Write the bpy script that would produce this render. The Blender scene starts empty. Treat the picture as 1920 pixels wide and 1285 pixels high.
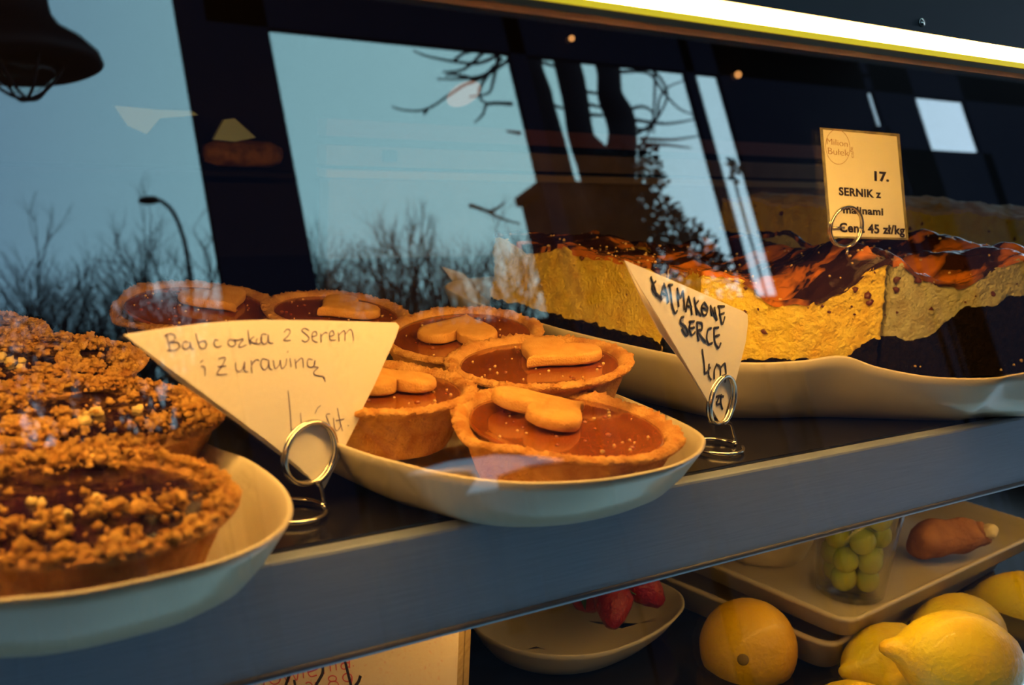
import bpy, bmesh, math, random
from math import *
from mathutils import Vector, Matrix, noise
random.seed(7)
S = bpy.context.scene
COL = S.collection
V = Vector

# ------------------------------------------------------------------ camera
FOC, CX, CY = 2000.0, 960.0, 642.5            # focal length and centre in pixels of the 1920x1285 frame
DCAM, HCAM = 0.42, 0.1921                     # metres in front of / above the shelf's front edge
xc = V((2908.0, -237.5, FOC)).normalized()    # the case's long axis in camera axes (right, down, forward)
dn = V(((237.5 - FOC * .2) / 2908.0, 0, .2)); dn.y = sqrt(1 - dn.x ** 2 - dn.z ** 2)
dn = (dn - xc * dn.dot(xc)).normalized()
zc = -dn; yc = zc.cross(xc)
def w(v): return V((xc.dot(v), yc.dot(v), zc.dot(v)))
RIGHT, DOWN, FWD = w(V((1, 0, 0))), w(V((0, 1, 0))), w(V((0, 0, 1)))
CAM = V((0, -DCAM, HCAM))
cam = bpy.data.cameras.new('camera'); co = bpy.data.objects.new('camera', cam); COL.objects.link(co)
m = Matrix((RIGHT, -DOWN, -FWD)).transposed().to_4x4(); m.translation = CAM
co.matrix_world = m
cam.sensor_width = 36; cam.lens = 36 * FOC / 1920; cam.clip_start = .01; cam.clip_end = 300
cam.dof.use_dof = True; cam.dof.focus_distance = .70; cam.dof.aperture_fstop = 10.5
S.camera = co
S.view_settings.view_transform = 'Standard'; S.view_settings.look = 'None'
S.view_settings.exposure = 0.0; S.view_settings.gamma = 1.0; S.view_settings.use_curve_mapping = False

def ray(px, py): return w(V((px - CX, py - CY, FOC)))
def at(px, py, z):                            # where the sight line meets a level z
    r = ray(px, py); return CAM + r * ((z - CAM.z) / r.z)
def dp(px, py, depth):                        # point at a distance along the view
    return CAM + ray(px, py) * (depth / FOC)
class Plane:
    def __init__(s, p, n): s.p = V(p); s.n = V(n).normalized()
    def __call__(s, px, py, off=0):
        r = ray(px, py); q = s.p + s.n * off
        return CAM + r * ((q - CAM).dot(s.n) / r.dot(s.n))
GN = V((0, -cos(radians(14)), sin(radians(14)))); GP = V((0, -.112, 0))   # the slanted front glass
glassplane = Plane(GP, GN)
def street(px, py, D):                        # a place in the street, D metres out, that the glass mirrors
    g = glassplane(px, py); r = ray(px, py); r = r - 2 * r.dot(GN) * GN
    return g + r * ((-D - g.y) / r.y)

# ------------------------------------------------------------------ world
W = bpy.data.worlds.new('sky'); S.world = W; W.use_nodes = True
nt = W.node_tree; nt.nodes.clear()
N = nt.nodes.new; L = nt.links.new
out = N('ShaderNodeOutputWorld'); bg = N('ShaderNodeBackground'); L(bg.outputs[0], out.inputs[0])
tc = N('ShaderNodeTexCoord'); sp = N('ShaderNodeSeparateXYZ'); L(tc.outputs['Generated'], sp.inputs[0])
mr = N('ShaderNodeMapRange'); mr.inputs[1].default_value = .1; mr.inputs[2].default_value = .9
L(sp.outputs[0], mr.inputs[0])
rp = N('ShaderNodeValToRGB'); L(mr.outputs[0], rp.inputs[0])
e = rp.color_ramp.elements
e[0].position = 0; e[0].color = (.34, .66, .98, 1); e[1].position = 1; e[1].color = (1.6, 2.2, 2.8, 1)
q = e.new(.35); q.color = (.62, 1.22, 1.40, 1)
q = e.new(.62); q.color = (.80, 1.48, 1.62, 1)
nz = N('ShaderNodeTexNoise'); nz.inputs['Scale'].default_value = 2.2; nz.inputs['Detail'].default_value = 3
L(tc.outputs['Generated'], nz.inputs[0])
m2 = N('ShaderNodeMapRange'); m2.inputs[3].default_value = .86; m2.inputs[4].default_value = 1.12
L(nz.outputs[0], m2.inputs[0])
mx = N('ShaderNodeVectorMath'); mx.operation = 'SCALE'; L(rp.outputs[0], mx.inputs[0]); L(m2.outputs[0], mx.inputs['Scale'])
L(mx.outputs[0], bg.inputs[0]); bg.inputs[1].default_value = 1.0

# ------------------------------------------------------------------ materials
def mat(name, col, rough=.6, metal=0, col2=None, nscale=60, detail=4, bump=0, bscale=200, coat=0, spec=.5,
        emis=None, estr=0, trans=0, ior=1.45, sss=0, contrast=(.35, .65), dist=0, stretch=None, bdist=.003):
    M = bpy.data.materials.new(name); M.use_nodes = True; t = M.node_tree
    b = t.nodes['Principled BSDF']
    b.inputs['Base Color'].default_value = (*col, 1); b.inputs['Roughness'].default_value = rough
    b.inputs['Metallic'].default_value = metal; b.inputs['Specular IOR Level'].default_value = spec
    b.inputs['Coat Weight'].default_value = coat; b.inputs['Coat Roughness'].default_value = .08
    b.inputs['IOR'].default_value = ior
    if trans: b.inputs['Transmission Weight'].default_value = trans
    if sss:
        b.inputs['Subsurface Weight'].default_value = sss; b.inputs['Subsurface Radius'].default_value = (.006, .003, .001)
    if emis: b.inputs['Emission Color'].default_value = (*emis, 1); b.inputs['Emission Strength'].default_value = estr
    tcd = t.nodes.new('ShaderNodeTexCoord'); src = tcd.outputs['Object']
    if stretch:
        mp = t.nodes.new('ShaderNodeMapping'); mp.inputs['Scale'].default_value = stretch
        t.links.new(src, mp.inputs[0]); src = mp.outputs[0]
    if col2:
        n = t.nodes.new('ShaderNodeTexNoise'); n.inputs['Scale'].default_value = nscale; n.inputs['Detail'].default_value = detail
        n.inputs['Distortion'].default_value = dist
        t.links.new(src, n.inputs[0])
        r = t.nodes.new('ShaderNodeValToRGB'); t.links.new(n.outputs[0], r.inputs[0])
        r.color_ramp.elements[0].position = contrast[0]; r.color_ramp.elements[1].position = contrast[1]
        r.color_ramp.elements[0].color = (*col, 1); r.color_ramp.elements[1].color = (*col2, 1)
        t.links.new(r.outputs[0], b.inputs['Base Color'])
    if bump:
        n = t.nodes.new('ShaderNodeTexNoise'); n.inputs['Scale'].default_value = bscale; n.inputs['Detail'].default_value = 5
        t.links.new(src, n.inputs[0])
        bp = t.nodes.new('ShaderNodeBump'); bp.inputs['Strength'].default_value = bump; bp.inputs['Distance'].default_value = bdist
        t.links.new(n.outputs[0], bp.inputs['Height']); t.links.new(bp.outputs[0], b.inputs['Normal'])
    return M
def emitter(name, col, s):
    M = bpy.data.materials.new(name); M.use_nodes = True; t = M.node_tree; t.nodes.clear()
    o = t.nodes.new('ShaderNodeOutputMaterial'); e = t.nodes.new('ShaderNodeEmission')
    e.inputs[0].default_value = (*col, 1); e.inputs[1].default_value = s; t.links.new(e.outputs[0], o.inputs[0]); return M
def glassmat(name, ior, tint):
    M = bpy.data.materials.new(name); M.use_nodes = True; t = M.node_tree; t.nodes.clear()
    o = t.nodes.new('ShaderNodeOutputMaterial'); a = t.nodes.new('ShaderNodeBsdfTransparent'); g = t.nodes.new('ShaderNodeBsdfGlossy')
    a.inputs[0].default_value = (*tint, 1); g.inputs['Roughness'].default_value = 0
    x = t.nodes.new('ShaderNodeMixShader'); ge = t.nodes.new('ShaderNodeNewGeometry')     # Schlick reflectance, the same from either side of the pane
    def vm(op, a, b=None):
        n = t.nodes.new('ShaderNodeVectorMath'); n.operation = op; t.links.new(a, n.inputs[0])
        if b is not None: t.links.new(b, n.inputs[1])
        return n.outputs['Value']
    def mm(op, a, b):
        n = t.nodes.new('ShaderNodeMath'); n.operation = op
        for i, q in enumerate((a, b)):
            if isinstance(q, (int, float)): n.inputs[i].default_value = q
            else: t.links.new(q, n.inputs[i])
        return n.outputs[0]
    f0 = ((ior - 1) / (ior + 1)) ** 2
    c_ = mm('ABSOLUTE', vm('DOT_PRODUCT', ge.outputs['Incoming'], ge.outputs['Normal']), 0)
    fr_ = mm('ADD', mm('MULTIPLY', mm('POWER', mm('SUBTRACT', 1, c_), 5), 1 - f0), f0)
    t.links.new(fr_, x.inputs[0]); t.links.new(a.outputs[0], x.inputs[1]); t.links.new(g.outputs[0], x.inputs[2])
    t.links.new(x.outputs[0], o.inputs[0]); return M

WARM = (1.0, .60, .20)
MT = {}
MT['ceramic'] = mat('glazed_ceramic', (.54, .45, .30), .32, coat=.22, spec=.35, col2=(.56, .48, .34), nscale=9)
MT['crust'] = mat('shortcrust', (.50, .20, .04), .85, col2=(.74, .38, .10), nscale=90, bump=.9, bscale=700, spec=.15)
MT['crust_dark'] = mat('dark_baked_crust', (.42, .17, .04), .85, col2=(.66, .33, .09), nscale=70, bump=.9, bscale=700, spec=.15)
MT['caramel'] = mat('caramel', (.20, .040, .005), .13, coat=.8, col2=(.30, .075, .010), nscale=30)
MT['cookie'] = mat('butter_cookie', (.62, .29, .06), .8, col2=(.70, .36, .09), nscale=120, bump=.5, bscale=900, spec=.2)
MT['crumble'] = mat('crumble', (.72, .40, .10), .85, col2=(.50, .22, .04), nscale=120, bump=.9, bscale=900, spec=.2)
MT['berry'] = mat('dark_berry_filling', (.010, .005, .014), .22, coat=.5, col2=(.03, .006, .016), nscale=60, bump=.6, bscale=180)
MT['cheese'] = mat('baked_curd', (.90, .68, .09), .8, col2=(.80, .50, .04), nscale=70, bump=1, bscale=420, contrast=(.45, .8), spec=.2, bdist=.004)
MT['cheese_shaded'] = mat('shaded_curd', (.50, .47, .24), .8, col2=(.42, .34, .14), nscale=70, bump=1, bscale=420, contrast=(.45, .8), spec=.2, bdist=.004)  # shade of the right piece's cut face put into the curd colour
MT['choc'] = mat('chocolate_crumb_base', (.004, .003, .003), .9, col2=(.014, .008, .005), nscale=220, bump=1, bscale=400, spec=.1)
MT['glaze'] = mat('baked_glaze_swirl', (.62, .19, .02), .22, coat=.6, col2=(.035, .012, .008), nscale=14, detail=3, dist=1.2,
                  contrast=(.42, .50), stretch=(.6, 1.8, 1), bump=.35, bscale=90)
MT['jam'] = mat('jam_spot', (.10, .015, .006), .3)
MT['nut'] = mat('nut_chip', (.70, .50, .18), .7, bump=.5, bscale=500)
MT['paper'] = mat('cream_paper', (.86, .79, .66), .8, bump=.08, bscale=300, spec=.2)
MT['ink_blue'] = mat('violet_biro', (.16, .11, .22), .6)
MT['ink_black'] = mat('black_marker', (.015, .01, .008), .5)
MT['ink_red'] = mat('pink_red_print', (.72, .12, .12), .6)
MT['ink_brown'] = mat('brown_print', (.42, .22, .10), .6)
MT['wire'] = mat('chrome_wire', (.78, .74, .62), .18, metal=1)
MT['laminate'] = mat('laminate_edge', (.34, .30, .16), .12, col2=(.20, .18, .11), nscale=120, coat=1)
MT['card_pale'] = mat('printed_card', (.88, .82, .58), .45, coat=.3)
MT['shelf'] = mat('black_glass_shelf', (.005, .005, .007), .14, col2=(.009, .008, .010), nscale=20)
MT['rail'] = mat('brushed_grey_metal', (.24, .28, .38), .42, metal=.3, col2=(.27, .32, .42), nscale=26, stretch=(1, 1, 30), bump=.03, bscale=500)
MT['hood'] = mat('dark_painted_hood', (.075, .078, .095), .55)
MT['cavity'] = mat('dark_case_lining', (.009, .007, .009), .8, col2=(.014, .010, .011), nscale=5, spec=.1)
MT['brown'] = mat('brown_board', (.15, .085, .04), .6, col2=(.25, .15, .075), nscale=12)
MT['brown_pale'] = mat('pale_brown_board', (.42, .27, .13), .6)
MT['rust'] = mat('rust_board', (.16, .045, .02), .6)
MT['diffuser'] = emitter('lit_diffuser', (1.0, .53, .125), 112)
MT['lip'] = mat('yellow_glow_lip', (.75, .62, .05), .35, emis=(1, .78, .02), estr=.55)  # tube's yellow fringe put into the lip as its own glow
MT['glass'] = glassmat('front_glass', 2.7, (.985, .99, .985))
MT['cupglass'] = glassmat('cup_glass', 1.3, (.96, .98, .95))
MT['lemon'] = mat('lemon_peel', (.86, .72, .004), .38, col2=(.86, .52, .002), nscale=14, bump=.5, bscale=260, coat=.15)
MT['orange'] = mat('orange_peel', (.85, .50, .004), .4, col2=(.80, .42, .004), nscale=14, bump=.4, bscale=300, coat=.15)
MT['stem'] = mat('dry_stem_button', (.25, .16, .05), .8)
MT['grape'] = mat('green_grape', (.42, .52, .03), .25, col2=(.60, .58, .06), nscale=30, sss=.3)
MT['red'] = mat('strawberry_skin', (.28, .006, .004), .35, col2=(.36, .02, .008), nscale=50, bump=.8, bscale=240)
MT['leaf'] = mat('berry_leaf', (.04, .10, .02), .6)
MT['ginger'] = mat('ginger_skin', (.42, .17, .05), .75, col2=(.28, .10, .03), nscale=40, bump=.8, bscale=160)
MT['cut'] = mat('ginger_cut', (.75, .60, .30), .6)
MT['cardboard'] = mat('corrugated_cardboard', (.50, .31, .09), .85, col2=(.40, .23, .06), nscale=70, stretch=(1, 1, 6), bump=.5, bscale=300)
MT['signpaper'] = mat('speckled_sign_paper', (.86, .66, .42), .8, col2=(.82, .46, .30), nscale=600, contrast=(.58, .75))
MT['dark'] = mat('dark_timber', (.010, .009, .022), .9, spec=.1)
MT['bark'] = mat('dark_bark', (.016, .013, .018), .95, spec=.1, bump=.6, bscale=6)
MT['needles'] = mat('evergreen_needles', (.006, .012, .016), .9, spec=.1)
MT['house'] = mat('dark_render', (.012, .011, .018), .9, spec=0)
MT['roof'] = mat('roof_slate', (.01, .01, .015), .9, spec=0)
MT['ground'] = mat('asphalt', (.008, .008, .011), .9, col2=(.013, .013, .017), nscale=3, spec=0)
MT['iron'] = mat('black_iron', (.010, .009, .014), .6, spec=.2)
MT['bulb'] = emitter('warm_bulb', (1, .42, .12), 1.1)
MT['ovalbulb'] = emitter('pink_oval_bulb', (.85, .42, .28), .35)
MT['napkin'] = mat('pale_napkin', (.42, .55, .56), .8)
MT['loaf'] = mat('pale_loaf_crust', (.80, .68, .45), .8, col2=(.60, .42, .20), nscale=30, bump=.8, bscale=120)
MT['reflector'] = mat('streak_white', (.9, .9, .93), .8)

# ------------------------------------------------------------------ builders
def link(name, me, m, parent=None, smooth=True):
    if m is not None: me.materials.append(m)
    if smooth:
        for p in me.polygons: p.use_smooth = True
    o = bpy.data.objects.new(name, me); COL.objects.link(o)
    if parent is not None: o.parent = parent
    return o
def mesh(name, vs, fs, m, parent=None, smooth=True, world=True):
    """vertices given in world space unless world=False (then in the parent's own space)"""
    me = bpy.data.meshes.new(name)
    off = parent_world(parent) if (parent is not None and world) else V((0, 0, 0))
    me.from_pydata([V(v) - off for v in vs], [], fs)
    bm = bmesh.new(); bm.from_mesh(me); bmesh.ops.recalc_face_normals(bm, faces=bm.faces); bm.to_mesh(me); bm.free()
    return link(name, me, m, parent, smooth)
def parent_world(p):
    t = V((0, 0, 0))
    while p is not None: t += p.location; p = p.parent
    return t
def thing(name, label, cat, loc, group=None):
    o = bpy.data.objects.new(name, None); COL.objects.link(o); o.location = loc; o.empty_display_size = .02
    o['label'] = label; o['category'] = cat
    if group: o['group'] = group
    return o
def tag(o, label, cat, group=None, kind=None):
    o['label'] = label; o['category'] = cat
    if group: o['group'] = group
    if kind: o['kind'] = kind
    return o
def rebase(o, loc):                            # move a one-mesh thing's origin to its base
    loc = V(loc)
    for v in o.data.vertices: v.co -= loc
    o.location = loc; return o
def grid_faces(nu, nv, closed_u=False, base=0):
    f = []
    for j in range(nv - 1):
        for i in range(nu if closed_u else nu - 1):
            a = base + j * nu + i; b = base + j * nu + (i + 1) % nu
            f.append((a, b, b + nu, a + nu))
    return f
def lathe(prof, seg=96, amp=0, fr=40, seed=0, cap0=True, cap1=True, M=None, wob=0):
    vs = []
    for (r, z) in prof:
        for i in range(seg):
            a = 2 * pi * i / seg
            p = V((r * cos(a), r * sin(a), z))
            if amp:
                n = noise.noise_vector(p * fr + V((seed * 7.3, 1.1, seed))) ; n2 = noise.noise(p * fr * 3.1 + V((seed, 5, 2)))
                p += n * amp + V((cos(a), sin(a), .6)) * n2 * amp * .7
            if wob: p += V((cos(a), sin(a), 0)) * wob * noise.noise(V((cos(a) * 2, sin(a) * 2, seed)))
            vs.append(M @ p if M else p)
    fs = grid_faces(seg, len(prof), True)
    if cap0: fs.append(tuple(range(seg))[::-1])
    if cap1: fs.append(tuple((len(prof) - 1) * seg + i for i in range(seg)))
    return vs, fs
def tube(pts, rad, seg=8, closed=False):
    pts = [V(p) for p in pts]; n = len(pts); vs = []; fs = []
    rads = rad if isinstance(rad, (list, tuple)) else [rad] * n
    prev = None
    for i, p in enumerate(pts):
        a = pts[(i - 1) % n] if (closed or i) else p; b = pts[(i + 1) % n] if (closed or i < n - 1) else p
        t = (b - a).normalized() if (b - a).length > 0 else V((0, 0, 1))
        if prev is None:
            u = t.orthogonal().normalized()
        else:
            u = prev - t * prev.dot(t); u = u.normalized() if u.length > 1e-6 else t.orthogonal().normalized()
        prev = u; v = t.cross(u)
        for k in range(seg):
            c = 2 * pi * k / seg; vs.append(p + (u * cos(c) + v * sin(c)) * rads[i])
    m = n if closed else n - 1
    for i in range(m):
        for k in range(seg):
            a = i * seg + k; b = i * seg + (k + 1) % seg; j = ((i + 1) % n) * seg
            fs.append((a, b, j + (k + 1) % seg, j + k))
    if not closed:
        fs.append(tuple(range(seg))[::-1]); fs.append(tuple((n - 1) * seg + k for k in range(seg)))
    return vs, fs
def join(parts):
    vs, fs = [], []
    for v, f in parts:
        b = len(vs); vs += list(v); fs += [tuple(i + b for i in q) for q in f]
    return vs, fs
def box(x0, x1, y0, y1, z0, z1):
    v = [(x, y, z) for z in (z0, z1) for y in (y0, y1) for x in (x0, x1)]
    return v, [(0, 1, 3, 2), (4, 6, 7, 5), (0, 4, 5, 1), (2, 3, 7, 6), (0, 2, 6, 4), (1, 5, 7, 3)]
def smoothpts(pts, n=8, closed=False):
    pts = [V(p) for p in pts]; r = []; N_ = len(pts)
    rng = N_ if closed else N_ - 1
    for i in range(rng):
        if closed: p0, p1, p2, p3 = pts[i - 1], pts[i], pts[(i + 1) % N_], pts[(i + 2) % N_]
        else: p0, p1, p2, p3 = pts[max(i - 1, 0)], pts[i], pts[i + 1], pts[min(i + 2, N_ - 1)]
        for k in range(n):
            t = k / n
            r.append(.5 * ((2 * p1) + (p2 - p0) * t + (2 * p0 - 5 * p1 + 4 * p2 - p3) * t * t + (3 * p1 - p0 - 3 * p2 + p3) * t ** 3))
    if not closed: r.append(pts[-1])
    return r
def bevelled(name, v, f, m, parent=None, wdt=.002, seg=2, world=True):
    o = mesh(name, v, f, m, parent, False, world)
    bm = bmesh.new(); bm.from_mesh(o.data)
    bmesh.ops.bevel(bm, geom=bm.edges[:], offset=wdt, segments=seg, profile=.5, affect='EDGES'); bm.to_mesh(o.data); bm.free()
    return o
def lump(c, r, seed, sub=1, rough=.35):
    bm = bmesh.new(); bmesh.ops.create_icosphere(bm, subdivisions=sub, radius=1)
    vs = []
    for v in bm.verts:
        p = v.co.copy(); n = 1 + rough * noise.noise(p * 1.7 + V((seed * 3.7, seed, 0))) + rough * .5 * noise.noise(p * 4.3 + V((seed, 2.1, seed)))
        vs.append(V(c) + V((p.x * r * n, p.y * r * n * (.8 + .3 * ((seed * 37) % 1)), p.z * r * n * .8)))
    fs = [tuple(v.index for v in f.verts) for f in bm.faces]; bm.free(); return vs, fs

# ------------------------------------------------------------------ the display case
X0, X1 = -.45, 1.75
case = thing('display_case', 'bakery display case with black glass shelf, grey metal front rail and slanted glass', 'display case', (0.3, .3, -.24))
bevelled('glass_shelf', *box(X0, X1, .004, .95, -.010, 0), MT['shelf'], case, .001)
RH = -.0585
rail = bevelled('front_rail', *box(X0, X1, -.006, .004, RH, -.001), MT['rail'], case, .0018)
mesh('rail_lip', *tube([(X0, -.0058, RH + .0035), (X1, -.0058, RH + .0035)], .0016, 10), MT['hood'], case)
# pane: solid sheet in the slanted plane
def gl(x, s, t): return V((x, GP.y, 0)) + V((0, sin(radians(14)), cos(radians(14)))) * s + GN * t
SZ1 = (glassplane(1600, 86).z) / cos(radians(14)); SZ0 = -.30
def slab(x0, x1, s0, s1, t0, t1):
    v = [gl(x, s, t) for t in (t0, t1) for s in (s0, s1) for x in (x0, x1)]
    return v, [(0, 1, 3, 2), (4, 6, 7, 5), (0, 4, 5, 1), (2, 3, 7, 6), (0, 2, 6, 4), (1, 5, 7, 3)]
XA = .0
mesh('glass_pane', *slab(X0, X1, SZ0, SZ1, -.002, .002), MT['glass'], case, False)
XT = .71
lf = mesh('light_housing', *slab(X0, X1, SZ1 + .0100, SZ1 + .0130, -.014, .006), MT['hood'], case, False)
mesh('light_diffuser', *slab(X0, XT, SZ1 + .0025, SZ1 + .0100, -.014, .0025), MT['diffuser'], lf, False)
mesh('glow_lip', *slab(X0, XT, SZ1 - .0006, SZ1 + .0024, .0025, .0040), MT['lip'], lf, False)
mesh('seal_strip', *slab(X0, X1, SZ1 - .004, SZ1 - .0007, -.004, .0035), MT['brown'], case, False)
mesh('hood', *slab(X0, X1, SZ1 + .0132, SZ1 + .30, -.01, .002), MT['hood'], case, False)
mesh('hood_screw', *lathe([(.0001, .0015), (.0022, .0012), (.0026, 0)], 16, M=Matrix.Translation(gl(.52, SZ1 + .017, .002)) @ GN.to_track_quat('Z', 'Y').to_matrix().to_4x4()), MT['wire'], case)
# inside lining: roof, back and ends
mesh('case_roof', *box(X0, X1, .0, .96, .36, .37), MT['cavity'], case, False)
mesh('case_back', *box(X0, X1 + .9, .95, .97, -.24, .37), MT['cavity'], case, False)
mesh('side_panel', *box(X0 - .01, X0, -.02, .95, -.24, .36), MT['cavity'], case, False)
mesh('side_panel', *box(X1 + .9, X1 + .91, -.02, .95, -.24, .36), MT['cavity'], case, False)
mesh('lower_shelf', *box(X0, X1, .0, .95, -.222, -.212), MT['shelf'], case, False)
# lower warm strip light under the shelf, behind the rail
l2 = mesh('lower_light_housing', *box(X0, X1, .005, .024, RH + .002, RH + .008), MT['hood'], case, False)
mesh('lower_light_diffuser', *box(X0, X1, .008, .022, RH - .002, RH + .002), emitter('lower_lit_diffuser', (1, .56, .13), 15), l2, False)

blk = mesh('blocker', *box(-1.4, 4.2, -1.6, -.05, 1.30, 1.32), MT['hood'], None, False)  # unseen board added above the case to block sky light
rebase(blk, (.9, -.7, 1.30)); tag(blk, 'unseen dark awning over the pavement, above the picture', 'blocker')
# back counter things seen through the glass
bp = lambda px, py, Y=.90: Plane((0, Y, 0), (0, -1, 0))(px, py)
def backboard(name, px0, px1, py0, py1, Y, m, parent, th=.012):
    a = bp(px0, py1, Y); b = bp(px1, py0, Y); zt = bp(px0, py0, Y).z; zb = bp(px0, py1, Y).z
    return mesh(name, *box(a.x, b.x, Y, Y + th, zb, zt), m, parent, False)
cab = thing('back_cabinet', 'low brown cabinet with banded front standing at the back of the case', 'cabinet', bp(800, 560, .90))
backboard('panel', 612, 1560, 335, 560, .90, MT['brown'], cab, .03)
backboard('panel_edge', 612, 1560, 318, 333, .895, MT['brown_pale'], cab, .03)
backboard('drawer_front', 612, 1560, 272, 310, .90, MT['brown'], cab, .03)
backboard('top_board', 612, 1560, 222, 255, .91, MT['rust'], cab, .03)
kn = backboard('drawer_knob', 725, 745, 282, 303, .885, MT['dark'], cab, .015)

# ------------------------------------------------------------------ dishes
def dish(name, label, pts, H, group, foot=.0, wall=.0035, insets=None, floor=.006, m='ceramic', loc=None, n=10, base_z=0.0):
    """pts: rim outline (x, y[, z]) -> deep dish with flaring sides"""
    P = smoothpts([V((p[0], p[1], p[2] if len(p) > 2 else H)) for p in pts], n, True); K = len(P)
    area = sum(P[i].x * P[(i + 1) % K].y - P[(i + 1) % K].x * P[i].y for i in range(K)); sg = 1 if area > 0 else -1
    nrm = []
    for i in range(K):
        t = P[(i + 3) % K] - P[i - 3]; v = V((-t.y, t.x, 0)).normalized() * sg; nrm.append(v)
    rings = insets or [(.0, 1), (.003, .84), (.009, .52), (.017, .22), (.027, .02), (.034, 0.0)]
    inner = [(.0012, 1.03), (.003, 1.0), (.0058, .80), (.011, .52), (.018, .28), (.036, None), (.055, None)]
    vs = []; L_ = 0
    for d, zf in reversed(rings):
        vs += [V((P[i].x, P[i].y, 0)) + nrm[i] * d + V((0, 0, base_z + (P[i].z - base_z) * zf)) for i in range(K)]; L_ += 1
    for d, zf in inner:
        vs += [V((P[i].x, P[i].y, 0)) + nrm[i] * d + V((0, 0, base_z + (floor if zf is None else (P[i].z - base_z) * zf))) for i in range(K)]; L_ += 1
    fs = grid_faces(K, L_, True); fs.append(tuple(range(K))[::-1]); fs.append(tuple((L_ - 1) * K + i for i in range(K)))
    o = mesh(name, vs, fs, MT[m], None, True)
    c = sum(P, V()) / K
    rebase(o, (c.x, c.y, base_z)); return tag(o, label, 'dish', group)

G2 = 'long cream ceramic dishes on the shelf'
def A(px, py, z): p = at(px, py, z); return (p.x, p.y, z)
rim1 = [A(0, 1130, .034), A(150, 1115, .034), A(300, 1085, .034), A(430, 1050, .034), A(520, 1005, .034), A(550, 960, .034), A(530, 910, .034), A(470, 865, .034), A(385, 830, .034)]
rim1 += [(.168, .16, .03), (.165, .28, .03), (.15, .40, .03), (.09, .46, .03), (-.0, .45, .03), (-.05, .36, .03), (-.06, .2, .03), (-.055, .05, .03), (-.02, -.03, .03), (.02, -.056, .03)]
dish('long_dish', 'cream dish at the far left holding the crumble topped tartlets', rim1, .03, G2)
rim2 = [A(650, 842, .032), A(750, 872, .032), A(850, 895, .032), A(950, 907, .032), A(1050, 908, .032), A(1150, 900, .032), A(1250, 880, .032), A(1300, 860, .032), A(1322, 838, .032), A(1312, 812, .032)]
rim2 += [(.428, .03, .03), (.432, .09, .03), (.430, .2, .03), (.43, .32, .03), (.41, .43, .03), (.34, .475, .03), (.26, .46, .03), (.222, .38, .03), (.212, .25, .03), (.215, .12, .03)]
dish('long_dish', 'cream dish in the middle holding the caramel heart tartlets', rim2, .03, G2)
rim3 = [A(1005, 607, .045), A(1280, 672, .045), A(1400, 684, .045), A(1500, 681, .047), A(1580, 672, .05), A(1650, 693, .043), A(1750, 710, .038), A(1860, 712, .038), A(1925, 702, .04)]
rim3 += [(.82, -.05, .045), (.93, -.03, .045), (1.0, .08, .045), (1.02, .22, .045), (.96, .40, .045), (.80, .46, .045), (.62, .45, .045), (.50, .40, .045)]
dish('square_dish', 'large wavy edged cream dish on the right carrying the cheesecake', rim3, .045, None, n=8)

# ------------------------------------------------------------------ tartlets
def crumbs(rng, n, R, z, parent, m, name='crumbs', rmin=.0004, rmax=.0011, r0=0):
    pr = []
    for i in range(n):
        a = rng.uniform(0, 2 * pi); r = R * sqrt(rng.uniform(r0, 1))
        pr.append(lump((r * cos(a), r * sin(a), z), rng.uniform(rmin, rmax), rng.random() * 50, 1, .6))
    o = mesh(name, *join(pr), m, parent, True, world=False); o['kind'] = 'stuff'; return o
def crust_shell(R, h, parent, seed, m, missing=None, rim_amp=1):
    k = R / .06
    prof = [(.030 * k, 0), (.041 * k, 0), (.0445 * k, .0012)]
    for t in (.15, .3, .45, .6, .75, .9): prof.append(((.0445 + .012 * t) * k, h * t))
    prof += [(.0585 * k, h * .96), (.0602 * k, h * 1.0), (.0605 * k, h * 1.04), (.0595 * k, h * 1.08), (.0575 * k, h * 1.10), (.055 * k, h * 1.10), (.053 * k, h * 1.07), (.0515 * k, h * 1.02), (.0505 * k, h * .96), (.050 * k, h * .90), (.045 * k, h * .86), (.02 * k, h * .86)]
    seg = 320; vs = []
    for j, (r, z) in enumerate(prof):
        top = 1 if j >= 9 else .25
        for i in range(seg):
            a = 2 * pi * i / seg; p = V((r * cos(a), r * sin(a), z))
            n1 = noise.noise(V((cos(a) * 3, sin(a) * 3, seed * 3.1 + z * 8))); n2 = noise.noise(p * 330 + V((seed, 0, 0))); n3 = noise.noise(p * 900 + V((seed, 3, 0)))
            d = n2 * .0011 + n3 * .0011
            p += V((cos(a), sin(a), 0)) * (n1 * .0012 + d * (.5 + top * .7)) + V((0, 0, 1)) * (d * 1.3 * top + n1 * .0010 * top)
            if missing and top == 1 and j < 19:
                da = abs((a - missing[0] + pi) % (2 * pi) - pi)
                if da < missing[1]: p.z -= missing[2] * (1 - da / missing[1])
            vs.append(p)
    fs = grid_faces(seg, len(prof), True); fs.append(tuple(range(seg))[::-1]); fs.append(tuple((len(prof) - 1) * seg + i for i in range(seg)))
    return mesh('crust', vs, fs, m, parent, True, world=False)
def heart_outline(s, n=64):
    r = []
    for i in range(n):
        t = 2 * pi * i / n
        x = 16 * sin(t) ** 3; y = 13 * cos(t) - 5 * cos(2 * t) - 2 * cos(3 * t) - cos(4 * t)
        r.append(V((x / 16 * s, (y + 2) / 16 * s, 0)))
    return r
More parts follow.
